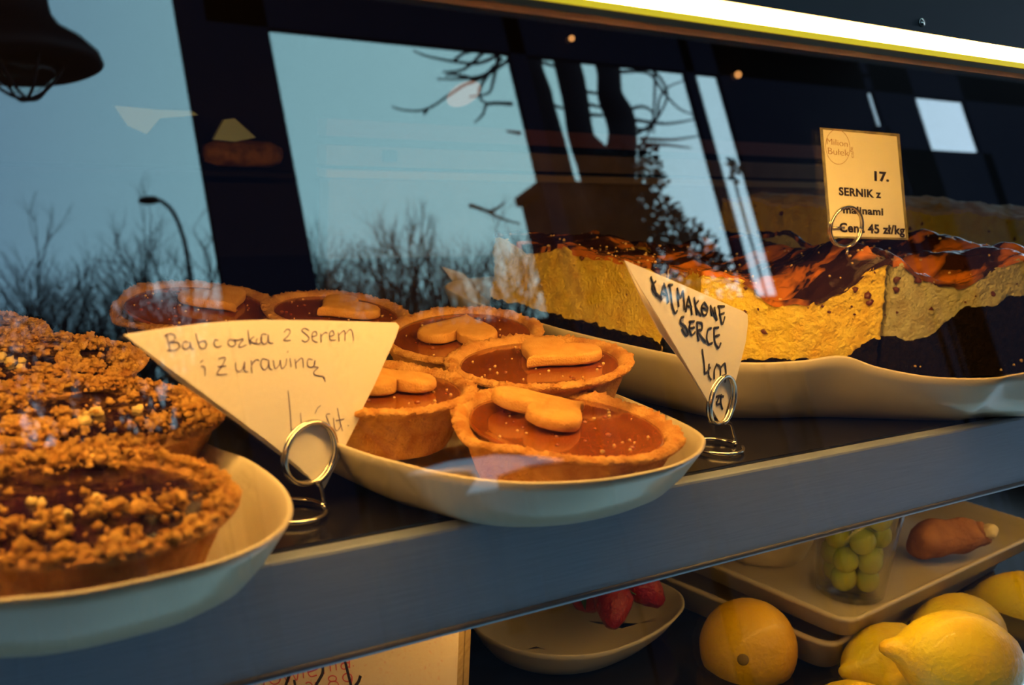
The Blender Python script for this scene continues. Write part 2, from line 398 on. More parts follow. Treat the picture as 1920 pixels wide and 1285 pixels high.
def cookie(parent, s, ang, cx, cy, z, tilt=(0, 0), th=.0068, wide=1.0):
    o = heart_outline(s); K = len(o); c = sum(o, V()) / K
    R = Matrix.Rotation(ang, 3, 'Z') @ Matrix.Rotation(tilt[0], 3, 'X') @ Matrix.Rotation(tilt[1], 3, 'Y')
    vs = []; prof = [(.86, 0), (.97, .0006), (1.0, .0018), (1.0, th - .0022), (.985, th - .0008), (.95, th), (.80, th + .0004), (.5, th + .0006), (.15, th + .0006)]
    for k, z_ in prof:
        for i, p in enumerate(o):
            q = c + (p - c) * k; q.x *= wide
            q += V((0, 0, z_ + .00025 * noise.noise(q * 400) + (.0005 * noise.noise(q * 90) if k < .97 else 0)))
            if .9 < k: q += (p - c).normalized() * .0006 * noise.noise(V((i * .8, z_ * 500, s * 99)))
            vs.append(R @ q + V((cx, cy, z)))
    fs = grid_faces(K, len(prof), True); fs.append(tuple(range(K))[::-1]); fs.append(tuple((len(prof) - 1) * K + i for i in range(K)))
    return mesh('heart_cookie', vs, fs, MT['cookie'], parent, True, world=False)
def caramel_tart(label, px, py, z, R, seed, ck, tilt=(0, 0), missing=None, crust='crust', smear=None):
    """px,py: centre of the rim in the picture, z: its height"""
    c = at(px, py, z); h = .030; rng = random.Random(seed)
    Rm = Matrix.Rotation(tilt[1], 4, V((sin(radians(35)), cos(radians(35)), 0))) @ Matrix.Rotation(tilt[0], 4, 'X')
    base = c - (Rm.to_3x3() @ V((0, 0, h)))
    t = thing('caramel_tartlet', label, 'tartlet', base, 'caramel heart tartlets'); t.rotation_euler = Rm.to_euler()
    k = R / .06
    crust_shell(R, h, t, seed, MT[crust], missing)
    # caramel: slightly domed disc with a meniscus at the rim
    prof = [(.0515 * k, h * .93), (.0508 * k, h * .985), (.049 * k, h * .975), (.045 * k, h * .972), (.03 * k, h * .98), (.012 * k, h * .985), (.001, h * .985)]
    mesh('caramel', *lathe(prof, 96, wob=.0006, seed=seed), MT['caramel'], t, True, world=False)
    crumbs(rng, 26, .046 * k, h * .985, t, MT['nut'])
    bub = [lathe([(rr, 0), (rr * .9, rr * .35), (rr * .5, rr * .6), (rr * .05, rr * .7)], 10, M=Matrix.Translation(V((q * cos(a), q * sin(a), h * .98)))) for rr, q, a in [(rng.uniform(.0006, .0018), .045 * k * sqrt(rng.random()), rng.uniform(0, 6.28)) for _ in range(16)]]
    mesh('caramel_bubbles', *join(bub), MT['caramel'], t, True, world=False)['kind'] = 'stuff'
    ang, cx, cy, s, tl = ck
    cookie(t, s, ang, cx, cy, h * .985 + .0012, tl)
    return t
def imgdir(dx, dy):   # heading on a level surface for an on-screen direction (dx right, dy up, both on the surface)
    v = V((RIGHT.x, RIGHT.y, 0)).normalized() * dx + V((FWD.x, FWD.y, 0)).normalized() * dy; return atan2(v.y, v.x)
def ck(dx, dy, ox, oy, s=.021, tl=(0, 0)):
    a = imgdir(dx, dy) + pi / 2      # the heart's tip points along -Y of its outline
    r = V((RIGHT.x, RIGHT.y, 0)).normalized() * ox + V((FWD.x, FWD.y, 0)).normalized() * oy
    return (a, r.x, r.y, s, tl)
caramel_tart('front caramel heart tartlet with chipped rim, nearest the dish edge', 1063, 796, .039, .0610, 1, ck(.75, .66, -.010, .012, .0290, (.10, -.05)), tilt=(.05, .02), missing=(imgdir(-1, -.6), .55, .006), crust='crust')
caramel_tart('caramel tartlet whose heart cookie points to the lower left, behind the front tartlet', 1011, 680, .049, .0580, 2, ck(-.6, -.8, .008, .004, .0280), tilt=(.08, -.12))
caramel_tart('caramel tartlet with flat cookie beside the top right corner of the large card', 866, 628, .044, .058, 3, ck(.15, 1, -.001, .0, .0285), tilt=(.18, -.18))
caramel_tart('caramel tartlet half hidden by the right edge of the large white card', 700, 728, .044, .058, 4, ck(-.5, .9, .008, .003, .024), crust='crust')
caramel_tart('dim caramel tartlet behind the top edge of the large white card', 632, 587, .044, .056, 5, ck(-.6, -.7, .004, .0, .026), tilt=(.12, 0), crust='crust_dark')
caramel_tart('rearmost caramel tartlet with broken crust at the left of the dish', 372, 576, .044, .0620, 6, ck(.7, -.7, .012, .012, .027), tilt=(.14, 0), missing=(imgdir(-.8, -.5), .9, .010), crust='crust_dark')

def crumble_tart(label, px, py, z, R, seed, bare=0):
    c = at(px, py, z); h = .030; rng = random.Random(seed); k = R / .06
    t = thing('crumble_tartlet', label, 'tartlet', c - V((0, 0, h)), 'crumble topped cranberry tartlets')
    t.rotation_euler = (0, 0, seed)
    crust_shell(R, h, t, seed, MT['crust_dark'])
    prof = [(.051 * k, h * .9), (.0505 * k, h * 1.0), (.045 * k, h * 1.04), (.03 * k, h * 1.09), (.012 * k, h * 1.1), (.001, h * 1.1)]
    mesh('berry_filling', *lathe(prof, 96, amp=.0018, fr=90, seed=seed), MT['berry'], t, True, world=False)
    pr = []
    for i in range(3000):
        a = rng.uniform(0, 2 * pi); u = rng.random()
        rr = (.034 + .0255 * u ** .7) if rng.random() < .86 else .034 * sqrt(rng.random())
        n = noise.noise(V((cos(a) * 1.6, sin(a) * 1.6, seed)) + V((rr * 40, 0, 0)))
        if rr < .052 and n < (.30 if rr < .036 else .02) and rng.random() < .95: continue
        s = rng.choice([.0006, .0008, .0010, .0012, .0015, .0021]) * rng.uniform(.8, 1.3)
        if rr > .055: s = min(s, .0022)
        zz = h * 1.06 + (.0035 if rr < .052 else .001) + rng.uniform(-.001, .0035) * (1 if rr < .055 else .4)
        pr.append(lump((rr * k * cos(a), rr * k * sin(a), zz), s, i * .37, 1 if s < .0013 else 2, 1.1))
    o = mesh('crumble', *join(pr), MT['crumble'], t, True, world=False); o['kind'] = 'stuff'
    pr = [lump((rng.uniform(-.02, .02), rng.uniform(-.02, .02), h * 1.14), rng.uniform(.002, .0035), i, 2, .5) for i in range(5)]
    mesh('nut_chips', *join(pr), MT['nut'], t, True, world=False)['kind'] = 'stuff'
    return t
crumble_tart('nearest crumble tartlet, its crust side fully seen at the lower left', 140, 950, .041, .0600, 11)
crumble_tart('second crumble tartlet, just behind the nearest one', 185, 785, .045, .0570, 12)
crumble_tart('third crumble tartlet, below the left tip of the large card', 72, 685, .045, .0570, 13)
crumble_tart('rearmost crumble tartlet at the left picture edge', -95, 632, .045, .0570, 14)

# ------------------------------------------------------------------ cheesecake
def interp(u, kp):
    for (a, x), (b, y) in zip(kp, kp[1:]):
        if u <= b:
            t = (u - a) / (b - a); t = t * t * (3 - 2 * t); return x + (y - x) * t
    return kp[-1][1]
def cake(label, quad, zb, zt, seed, group, nu=130, nv=80, base_rise=None, top=None, name='cheesecake_piece', mats=('choc', 'cheese', 'glaze'), z0=.010):
    c = sum((V((q[0], q[1], 0)) for q in quad), V()) / 4
    t = thing(name, label, 'cake', V((c.x, c.y, z0)), group)
    A_, B_, C_, D_ = [V((q[0], q[1], 0)) for q in quad]
    def P(u, v): return (A_ * (1 - u) + B_ * u) * (1 - v) + (D_ * (1 - u) + C_ * u) * v
    def ztop(u, v):
        p = P(u, v)
        zz = zt + .013 * noise.noise(p * 16 + V((seed, 0, 0))) + .005 * abs(noise.noise(p * 38 + V((0, seed, 0)))) + .0015 * noise.noise(p * 120)
        return zz + (top(u, v) if top else 0)
    def zbase(u, v):
        p = P(u, v); return zb + .003 * noise.noise(p * 60 + V((seed, 9, 0))) + .002 * noise.noise(p * 190) + (base_rise(u, v) if base_rise else 0)
    def block(lo, hi, out, amp, fr, nz=14):
        # border loop
        loop = [(i / nu, 0) for i in range(nu)] + [(1, j / nv) for j in range(nv)] + [(1 - i / nu, 1) for i in range(nu)] + [(0, 1 - j / nv) for j in range(nv)]
        vs = []; K = len(loop)
        for k in range(nz + 1):
            s = k / nz
            for (u, v) in loop:
                p = P(u, v); z = lo(u, v) * (1 - s) + hi(u, v) * s
                d = (p - c); d.z = 0
                q = p + d.normalized() * out; q.z = z
                if 0 < k < nz or amp > 0:
                    n = noise.noise(q * fr + V((seed, 1, 3))) + .6 * noise.noise(q * fr * 2.7) + .55 * noise.noise(q * fr * 7)
                    q += d.normalized() * n * amp
                vs.append(q)
        fs = grid_faces(K, nz + 1, True); b = len(vs)
        for hf in (lo, hi):
            g0 = len(vs)
            for j in range(nv + 1):
                for i in range(nu + 1):
                    u, v = i / nu, j / nv; p = P(u, v); p.z = hf(u, v)
                    if i in (0, nu) or j in (0, nv):
                        d = (p - c); d.z = 0; q = p + d.normalized() * out
                        n = noise.noise(q * fr + V((seed, 1, 3))) + .6 * noise.noise(q * fr * 2.7) + .55 * noise.noise(q * fr * 7)
                        p = q + d.normalized() * n * amp
                    vs.append(p)
            fs += grid_faces(nu + 1, nv + 1, False, g0)
        return vs, fs
    z00 = lambda u, v: z0
    mesh('chocolate_base', *block(z00, zbase, .0005, .0018, 120, 8), MT[mats[0]], t, True)
    mesh('curd_filling', *block(lambda u, v: zbase(u, v) - .0005, ztop, 0, .0026, 70, 44), MT[mats[1]], t, True)
    def lo(u, v): return ztop(u, v) - .0022 - .0035 * max(0, noise.noise(P(u, v) * 45 + V((3, seed, 1))))
    def hi(u, v): return ztop(u, v) + .0018
    mesh('glazed_top', *block(lo, hi, .0012, .0012, 80, 4), MT[mats[2]], t, True)
    rng = random.Random(seed); pr = []; n1 = []
    for i in range(26):   # jam streaks in the cut faces
        side = rng.choice([0, 0, 1]); s = rng.random()
        u, v = (s, 0) if side == 0 else (0, s)
        p = P(u, v); zz = zbase(u, v) + (ztop(u, v) - zbase(u, v)) * rng.uniform(.1, .95)
        d = (p - c).normalized(); q = V((p.x, p.y, zz))
        pr.append(lump(q, rng.choice([.001, .0014, .0018, .0035]), i * 1.3, 1, .9))
    mesh('jam_spots', *join(pr), MT['jam'], t, True)['kind'] = 'stuff'
    for i in range(60):
        u, v = rng.random(), rng.random(); p = P(u, v); p.z = ztop(u, v) + .002; n1.append(lump(p, rng.uniform(.0006, .0016), i, 1, .7))
    for i in range(8):
        u = rng.random(); p = P(u, 0); p.z = z0 + rng.uniform(.002, .015); n1.append(lump(p + (p - c).normalized() * .001, rng.uniform(.001, .002), i, 1, .7))
    mesh('nut_chips', *join(n1), MT['nut'], t, True)['kind'] = 'stuff'
    return t
CG = 'raspberry cheesecake pieces on the wavy dish'
cake('cheesecake piece at the left end of the wavy dish, behind the folded card', [(.563, .178), (.600, .215), (.690, .42), (.552, .40)], .034, .090, 21, CG)
cake('middle cheesecake piece with the brightest yellow cut face, below the printed card', [(.574, .150), (.716, .092), (.800, .32), (.672, .365)], .026, .087, 22, CG, base_rise=lambda u, v: interp(u, [(0, 0), (.75, .0), (1, .018)]),
     top=lambda u, v: (interp(u, [(0, .0), (.2, -.004), (.4, -.016), (.55, -.012), (.75, .0), (1, .020)])) * (1 - .55 * v))
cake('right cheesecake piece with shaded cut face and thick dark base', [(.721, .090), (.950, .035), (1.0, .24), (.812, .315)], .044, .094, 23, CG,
     base_rise=lambda u, v: interp(u, [(0, .0), (.15, -.002), (.35, .024), (.6, .034), (1, .03)]), top=lambda u, v: interp(u, [(0, .013), (.14, -.006), (.25, -.010), (.45, .006), (.7, .014), (1, .0)]) * (1 - .5 * v), mats=('choc', 'cheese_shaded', 'glaze'))
cake('pale topped cake slab behind the cheesecake, at the right picture edge', [(.99, .36), (1.40, .34), (1.45, .56), (1.02, .57)], .075, .118, 25, None, mats=('choc', 'cheese', 'loaf'), name='cake_slab', z0=.0005)

# ------------------------------------------------------------------ price cards
def sheet(name, pxs, plane, parent, m, th=.0005, bend=None, root=None, off=0, n=5):
    """outline traced on its own plane, thin solid with real thickness"""
    P = [plane(x, y, off) for x, y in pxs]
    if bend: P = [p + plane.n * bend(i, x, y) for i, (p, (x, y)) in enumerate(zip(P, pxs))]
    K = len(P); c = sum(P, V()) / K; rings = []
    vs = []
    for s in (-th / 2, th / 2):
        vs += [p + plane.n * s for p in P]
    fs = [tuple(range(K)), tuple(range(2 * K - 1, K - 1, -1))] + [(i, (i + 1) % K, K + (i + 1) % K, K + i) for i in range(K)]
    return mesh(name, vs, fs, m, parent, False)
def strokes(name, sts, zoom, plane, parent, m, r, off, flat=.3):
    zx0, zy0, k = zoom; pr = []
    for s in sts:
        pts = [plane(zx0 + x / k, zy0 + y / k, off) for x, y in s]
        pts = smoothpts(pts, 5) if len(pts) > 2 else pts
        if len(pts) == 1: pts = [pts[0], pts[0] + V((r, 0, 0))]
        v, f = tube(pts, r, 6)
        v = [p - plane.n * ((p - plane.p).dot(plane.n) - off) * (1 - flat) for p in v]
        pr.append((v, f))
    return mesh(name, *join(pr), m, parent, True)
def ring_holder(label, plane, cpx, rx, ry, base_px, stem_px, z0, off, group, loop2=True, baseloop=True):
    """twisted wire ring clip: two turns, stem and foot"""
    c0 = plane(cpx[0], cpx[1]); R = (plane(cpx[0], cpx[1] - ry) - plane(cpx[0], cpx[1] + ry)).length / 2
    hx = V((0, 0, 1)).cross(plane.n).normalized(); up = plane.n.cross(hx)
    if hx.dot(RIGHT) < 0: hx = -hx
    base = at(base_px[0], base_px[1], z0)
    t = thing('card_holder', label, 'card holder', base, group)
    rw = .00125
    pts = []
    turns = 2.0
    for i in range(97):
        a = -pi / 2 + .2 + 2 * pi * turns * i / 96
        pts.append(c0 + plane.n * (off + .0012 - (.0040) * (i / 96)) + hx * cos(a) * R + up * sin(a) * R)
    mesh('ring', *tube(pts, rw, 8), MT['wire'], t)
    b0 = c0 - up * R + plane.n * .0
    sp_ = [plane(*q) for q in stem_px]
    sp_ = smoothpts([pts[0]] + sp_ + [base], 5)
    mesh('stem', *tube(sp_, rw, 8), MT['wire'], t)
    if baseloop:
        ft = []
        for i in range(33):
            a = 2 * pi * i / 32 * .92; ft.append(base + V((-.016 + .016 * cos(a), .016 * sin(a) , rw)) + V((0, 0, 0)))
        mesh('foot', *tube(ft, rw, 8), MT['wire'], t)
    return t
# large white card, left
b1 = at(608, 950, .0); pl1 = Plane((b1.x, b1.y, 0), (.289, -.957, 0))
front1 = [(232, 628), (300, 617), (380, 607), (440, 602), (500, 600), (600, 601), (700, 604), (742, 605), (748, 612), (742, 632), (700, 725), (672, 780), (674, 783), (640, 850), (612, 908), (606, 918), (596, 912), (560, 876), (500, 826), (400, 752), (300, 678)]
card1 = thing('price_card', 'large white triangular price card with violet handwriting held in a wire ring', 'price card', b1)
sheet('front_leaf', front1, pl1, card1, MT['paper'])
back1 = [(234, 629), (300, 622), (400, 690), (520, 800), (600, 908), (596, 912), (530, 858), (440, 790), (330, 712), (262, 652)]
sheet('back_leaf', back1, pl1, card1, MT['paper'], off=-.004)
Z4 = (200, 500, 3.2)
S1 = [[(358,405),(372,460),(380,500)],[(345,420),(380,403),(410,415),(405,440),(380,455),(425,455),(438,480),(415,500),(362,503)],
[(490,455),(465,450),(455,480),(475,498),(498,480),(500,452),(508,490),(525,495)],[(535,400),(545,440),(560,485),(590,490),(600,460),(585,445),(555,455)],
[(670,445),(650,440),(645,470),(665,485),(690,475)],[(760,440),(735,440),(728,465),(750,480),(775,465),(765,440),(790,445)],[(790,440),(820,435),(795,470),(800,485),(840,470)],
[(848,380),(853,430),(862,472)],[(885,420),(860,445),(897,465)],[(905,430),(897,455),(915,465),(930,440),(930,425)],[(960,408),(935,405),(925,440),(945,465),(965,450),(970,408),(975,455),(1000,460)],
[(1065,395),(1085,375),(1102,390),(1085,420),(1062,442),(1105,442)],[(1215,385),(1190,370),(1170,385),(1195,405),(1215,430),(1195,452),(1170,442)],[(1230,422),(1260,412),(1255,390),(1235,400),(1235,440),(1265,455)],
[(1285,400),(1287,457)],[(1286,420),(1310,395),(1325,400)],[(1335,420),(1365,410),(1355,385),(1338,400),(1342,440),(1375,440)],[(1390,395),(1395,450)],[(1395,410),(1420,385),(1430,395),(1430,447)],[(1432,405),(1460,378),(1475,395),(1482,445)],
[(565,600),(588,605),(590,657)],[(560,577),(580,560)],[(670,555),(700,545),(712,555),(690,600),(665,635),(670,650),(722,645)],[(665,602),(717,596)],
[(775,575),(775,615),(795,630),(820,610),(828,570),(830,625),(850,630)],[(868,565),(872,640)],[(870,590),(895,560),(915,565)],[(965,560),(935,555),(925,590),(945,620),(968,600),(972,558),(978,610),(995,618)],
[(1000,560),(1010,612),(1035,590),(1042,560),(1050,612),(1075,590),(1080,550)],[(1100,550),(1108,602)],[(1083,517),(1090,507)],[(1130,555),(1138,612)],[(1135,580),(1165,550),(1178,560),(1180,607)],
[(1235,560),(1210,555),(1205,590),(1225,605),(1248,590),(1250,560),(1245,600),(1270,605),(1245,630),(1250,650),(1300,660),(1312,692)],
[(1088,745),(1100,850),(1108,985)],[(1108,985),(1160,960),(1185,968)],[(1163,878),(1168,940)],[(1285,835),(1265,850),(1250,885)],
[(1340,885),(1318,890),(1330,930),(1345,970),(1325,985)],[(1362,910),(1368,970),(1385,985),(1410,950)],[(1385,850),(1400,930),(1415,987)],[(1375,925),(1427,915)],[(1447,955),(1453,957)]]
strokes('handwriting', S1, Z4, pl1, card1, MT['ink_blue'], .00026, .0005)
ring_holder('wire ring holder gripping the large white card', pl1, (578, 849), 44, 57, (607, 953), [(598, 905), (604, 922), (608, 945)], .0009, .002, 'wire ring card holders')
# folded card in the middle
b2 = at(1378, 835, .0); pl2 = Plane((b2.x, b2.y, 0), (.30, -.95, 0))
card2 = thing('price_card', 'folded cream price card with black marker capitals held beside the tartlets', 'price card', b2)
f2 = [(1170, 488), (1230, 513), (1300, 543), (1370, 574), (1394, 584), (1401, 590), (1402, 604), (1398, 640), (1388, 680), (1377, 722), (1362, 765), (1355, 790), (1348, 790), (1325, 750), (1290, 690), (1240, 605), (1200, 540)]
sheet('front_leaf', f2, pl2, card2, MT['paper'])
bk2 = [(1171, 490), (1196, 530), (1238, 604), (1290, 692), (1322, 748), (1300, 712), (1270, 668), (1236, 622), (1205, 565), (1185, 522)]
sheet('back_leaf', bk2, pl2, card2, MT['paper'], off=-.006)
S2 = [[(232,162),(255,230),(268,282)],[(264,188),(240,235),(302,302)],[(315,200),(300,250),(294,292)],[(312,203),(330,260),(340,322)],[(298,262),(332,275)],
[(347,205),(355,260),(365,340),(382,386),(396,370)],[(338,215),(367,212)],[(395,230),(400,300),(405,347)],[(395,235),(415,290),(430,250),(438,320),(440,367)],
[(467,280),(455,330),(449,382)],[(465,283),(480,340),(486,397)],[(453,340),(487,352)],[(500,290),(510,350),(516,397)],[(527,310),(508,345),(542,402)],
[(562,320),(545,350),(555,395),(575,395),(583,355),(562,320)],[(548,352),(582,362)],[(600,340),(608,404)],[(600,340),(640,432)],[(625,350),(641,432)],
[(645,345),(688,345)],[(655,345),(660,400),(675,455),(690,407)],[(655,397),(686,387)],
[(437,410),(420,415),(415,445),(445,470),(465,510),(450,522),(425,478)],[(480,437),(470,480),(485,522),(507,502)],[(468,440),(502,438)],[(475,480),(502,475)],
[(517,440),(522,530),(530,557)],[(515,445),(547,452),(547,490),(522,500),(572,567)],[(607,480),(585,490),(578,540),(590,577),(613,570)],
[(622,475),(627,560),(650,600),(666,570)],[(620,480),(652,475)],[(625,532),(657,522)],
[(550,610),(562,700),(568,758),(600,722)],[(592,700),(590,770),(606,800)],[(642,700),(625,740),(625,795)],[(635,705),(660,720),(662,775)],[(665,722),(690,700),(697,770),(690,817)],
[(636,905),(655,900),(640,940),(645,952),(666,942)],[(668,887),(665,940),(676,982)],[(652,897),(682,902)],[(622,850),(640,812),(660,822)]]
strokes('marker_writing', S2, (1150, 470, 3.296), pl2, card2, MT['ink_black'], .00085, .0006)
ring_holder('wire ring holder gripping the folded card', pl2, (1350, 750), 20, 42, (1379, 835), [(1369, 795), (1374, 812), (1378, 826)], .0009, .002, 'wire ring card holders')
f2b = [(1332, 722), (1366, 722), (1372, 750), (1360, 785), (1352, 790), (1340, 765)]
# printed laminated card on the cheesecake
b3 = at(1588, 492, .100); pl3 = Plane((b3.x, b3.y, 0), (-.156, -.988, 0))
card3 = thing('printed_price_card', 'laminated rectangular price card with bold print standing above the cheesecake', 'price card', b3)
sheet('laminate', [(1537, 239), (1686, 251), (1703, 450), (1554, 446)], pl3, card3, MT['laminate'], th=.0006)
sheet('printed_sheet', [(1543, 243), (1681, 256), (1698, 446), (1559, 443)], pl3, card3, MT['card_pale'], th=.0004, off=.0007)
def text(body, z0, z1, ztop, plane, parent, m, off, bold=0, name='print', cap=.73, k=4.942, o=(1500, 220)):
    cu = bpy.data.curves.new('t', 'FONT'); cu.body = body; cu.size = 1; cu.offset = bold; cu.resolution_u = 4; cu.extrude = .02; cu.space_character = 1.06 if bold > 0 else 1.0
    ob = bpy.data.objects.new('t', cu); COL.objects.link(ob)
    dg = bpy.context.evaluated_depsgraph_get(); me = bpy.data.meshes.new_from_object(ob.evaluated_get(dg))
    bpy.data.objects.remove(ob)
    xs = [v.co.x for v in me.vertices]; x0, x1 = min(xs), max(xs)
    P0 = plane(o[0] + z0[0] / k, o[1] + z0[1] / k, off); P1 = plane(o[0] + z1[0] / k, o[1] + z1[1] / k, off); Q = plane(o[0] + ztop[0] / k, o[1] + ztop[1] / k, off)
    vs = [P0 + (P1 - P0) * ((v.co.x - x0) / (x1 - x0)) + (Q - P0) * (v.co.y / cap) + plane.n * (v.co.z * .004) for v in me.vertices]
    fs = [tuple(p.vertices) for p in me.polygons]
    r = mesh(name, vs, fs, m, parent, False); bpy.data.meshes.remove(me); return r
for args in [('17.', (690, 585), (825, 594), (688, 498), .045), ('SERNIK z', (362, 720), (752, 748), (358, 645), .038), ('malinami', (400, 888), (772, 908), (397, 818), .036), ('Cena 45 zł/kg', (366, 1060), (972, 1086), (362, 975), .038)]:
    text(*args[:4], pl3, card3, MT['ink_black'], .0011, args[4], 'bold_line')
logo = sheet('logo_mark', [(1501, 221), (1502, 221), (1502, 222)], pl3, card3, MT['ink_brown'], off=.0010)
bpy.data.objects.remove(logo)
lg = strokes('logo_circle', [[(350 + 112 * cos(a), 275 + 160 * sin(a) + 12 * cos(a)) for a in [i * pi / 16 for i in range(33)]]], (1500, 220, 4.942), pl3, card3, MT['ink_brown'], .00022, .0011)
text('Milion', (248, 248), (442, 275), (246, 188), pl3, card3, MT['ink_brown'], .0012, -.012, 'logo_line')
text('Bułek', (262, 340), (455, 362), (258, 275), pl3, card3, MT['ink_brown'], .0012, -.012, 'logo_line')
text('cafe', (500, 375), (488, 275), (470, 378), pl3, card3, MT['ink_brown'], .0012, -.01, 'logo_line')
h3 = ring_holder('wire ring holder standing in the cheesecake', pl3, (1584, 425), 26, 37, (1588, 505), [(1588, 465), (1588, 480)], .088, .002, 'wire ring card holders', baseloop=False)
mesh('wire_end', *tube([pl3(1562, 427, .003), pl3(1583, 427, .003)], .0009, 8), MT['wire'], h3)
# hidden card far behind
pl4 = Plane((0, .43, 0), (0, -1, 0))
c4 = thing('price_card', 'dim price card poking out behind the caramel tartlets', 'price card', pl4(905, 600))
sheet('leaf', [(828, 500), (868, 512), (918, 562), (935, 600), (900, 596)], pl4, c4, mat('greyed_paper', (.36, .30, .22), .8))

# ------------------------------------------------------------------ lower shelf
LZ = -.212
def fruit(name, label, c, prof, m, axis, group=None, cat=None, seed=0, extra=None):
    t = thing(name, label, cat or name, c, group) if extra else None
    q = V(axis).normalized().to_track_quat('Z', 'Y').to_matrix().to_4x4()
    M = Matrix.Translation(c) @ q
    v, f = lathe(prof, 48, amp=.0006, fr=60, seed=seed, M=M)
    if extra:
        o = mesh('peel', v, f, m, t); ev, ef = extra(M); mesh('stem_button', ev, ef, MT['stem'], t); return t
    o = mesh(name, v, f, m); rebase(o, c); return tag(o, label, cat or name, group)
def sph(r, n=22, sq=1.0): return [(max(r * sin(pi * i / n), 1e-5), -r * cos(pi * i / n) * sq) for i in range(n + 1)]
def lemon_prof(r, l):
    return [(1e-5, -l * 1.28), (r * .10, -l * 1.26), (r * .17, -l * 1.18), (r * .22, -l * 1.08), (r * .30, -l * .98), (r * .46, -l * .88), (r * .66, -l * .72), (r * .84, -l * .5), (r * .96, -l * .25), (r, 0), (r * .97, l * .25), (r * .86, l * .5), (r * .66, l * .74), (r * .42, l * .9), (r * .22, l * .99), (r * .12, l * 1.06), (1e-5, l * 1.08)]
oc = dp(1403, 1214, .835)
fruit('orange', 'orange sitting alone on the lower shelf, stem button facing out', oc, sph(.0378, 24, .97), MT['orange'], (dp(1390, 1245, .79) - oc), cat='fruit', seed=3,
      extra=lambda M: lathe([(.0045, .0358), (.0045, .0366), (.0032, .0374), (.0006, .0376)], 14, M=M))
Rt2 = V((RIGHT.x, RIGHT.y, 0)).normalized(); Fw2 = V((FWD.x, FWD.y, 0)).normalized()
LG = 'lemons heaped on the lower shelf'
fruit('lemon', 'brightest lemon, on top of the heap, its nub pointing left', dp(1800, 1238, .76), lemon_prof(.0345, .046), MT['lemon'], Rt2 * 1 + V((0, 0, -.12)), LG, 'fruit', 1)
fruit('lemon', 'lemon tucked behind the brightest one, nub beside the trays', dp(1672, 1252, .83), lemon_prof(.0345, .044), MT['lemon'], Rt2 * .9 + Fw2 * .5 + V((0, 0, -.15)), LG, 'fruit', 2)
fruit('lemon', 'dull lemon peeking over the top of the brightest one', dp(1795, 1190, .90), lemon_prof(.034, .044), MT['lemon'], Rt2 + Fw2 * .4, LG, 'fruit', 4)
fruit('lemon', 'darkest lemon at the right picture edge', dp(1925, 1150, .98), lemon_prof(.038, .048), MT['lemon'], Rt2 + Fw2 * -.5, LG, 'fruit', 5)
fruit('lemon', 'yellow lemon showing only its top at the bottom picture edge', dp(1605, 1362, .77), lemon_prof(.032, .040), MT['lemon'], Rt2 + Fw2 * -.3, LG, 'fruit', 6)
# trays
def tray(label, cx_, cy_, pl_, pr_, z, H, group):
    """square ceramic tray: near corner and two rim directions given on the picture, z = rim level"""
    c = at(cx_, cy_, z); a = at(*pl_, z); b = at(*pr_, z)
    da = (a - c).normalized(); db = (b - c).normalized(); db = (db - da * da.dot(db)).normalized()
    LA, LB = .30, .36
    # rounded square outline
    pts = []; rr = .014
    corners = [c, c + db * LB, c + db * LB + da * LA, c + da * LA]; dirs = [(da, db), (-db, da), (-da, -db), (db, -da)]
    for k, P in enumerate(corners):
        d1, d2 = dirs[k]   # from the corner along the incoming / outgoing sides
        for i in range(6):
            th = i / 5 * pi / 2
            o_ = P + d1 * rr + d2 * rr - d2 * rr * cos(th) - d1 * rr * sin(th)
            pts.append(o_)
        nxt = corners[(k + 1) % 4]; 
        for s in (.2, .5, .8): pts.append(P + (nxt - P) * s)
    K = len(pts); C0 = (corners[0] + corners[2]) / 2
    def ring(inset, zz): return [V((0, 0, zz)) + V(((p - C0).x * (1 - inset / LA * 2), (p - C0).y * (1 - inset / LB * 2), 0)) + V((C0.x, C0.y, 0)) for p in pts]
    vs = []; rs = [(.018, z - H), (.010, z - H + .002), (.004, z - .006), (0, z - .003), (.0, z - .001), (.002, z), (.005, z - .001), (.008, z - .006), (.013, z - H + .007), (.02, z - H + .005), (.06, z - H + .005)]
    for i_, z_ in rs: vs += ring(i_, z_)
    fs = grid_faces(K, len(rs), True); fs.append(tuple(range(K))[::-1]); fs.append(tuple((len(rs) - 1) * K + i for i in range(K)))
    o = mesh('square_tray', vs, fs, MT['ceramic']); rebase(o, (C0.x, C0.y, z - H)); tag(o, label, 'tray', group)
    return c, da, db
TG = 'square ceramic trays stacked on the lower shelf'
tray('upper square cream tray carrying the glass of grapes', 1592, 1168, (1340, 1060), (1920, 1020), LZ + .052, .022, TG)
tray('lower square cream tray, under the one with the grapes', 1560, 1214, (1255, 1085), (1900, 1075), LZ + .0295, .029, TG)
tz = LZ + .052 - .022 + .0055
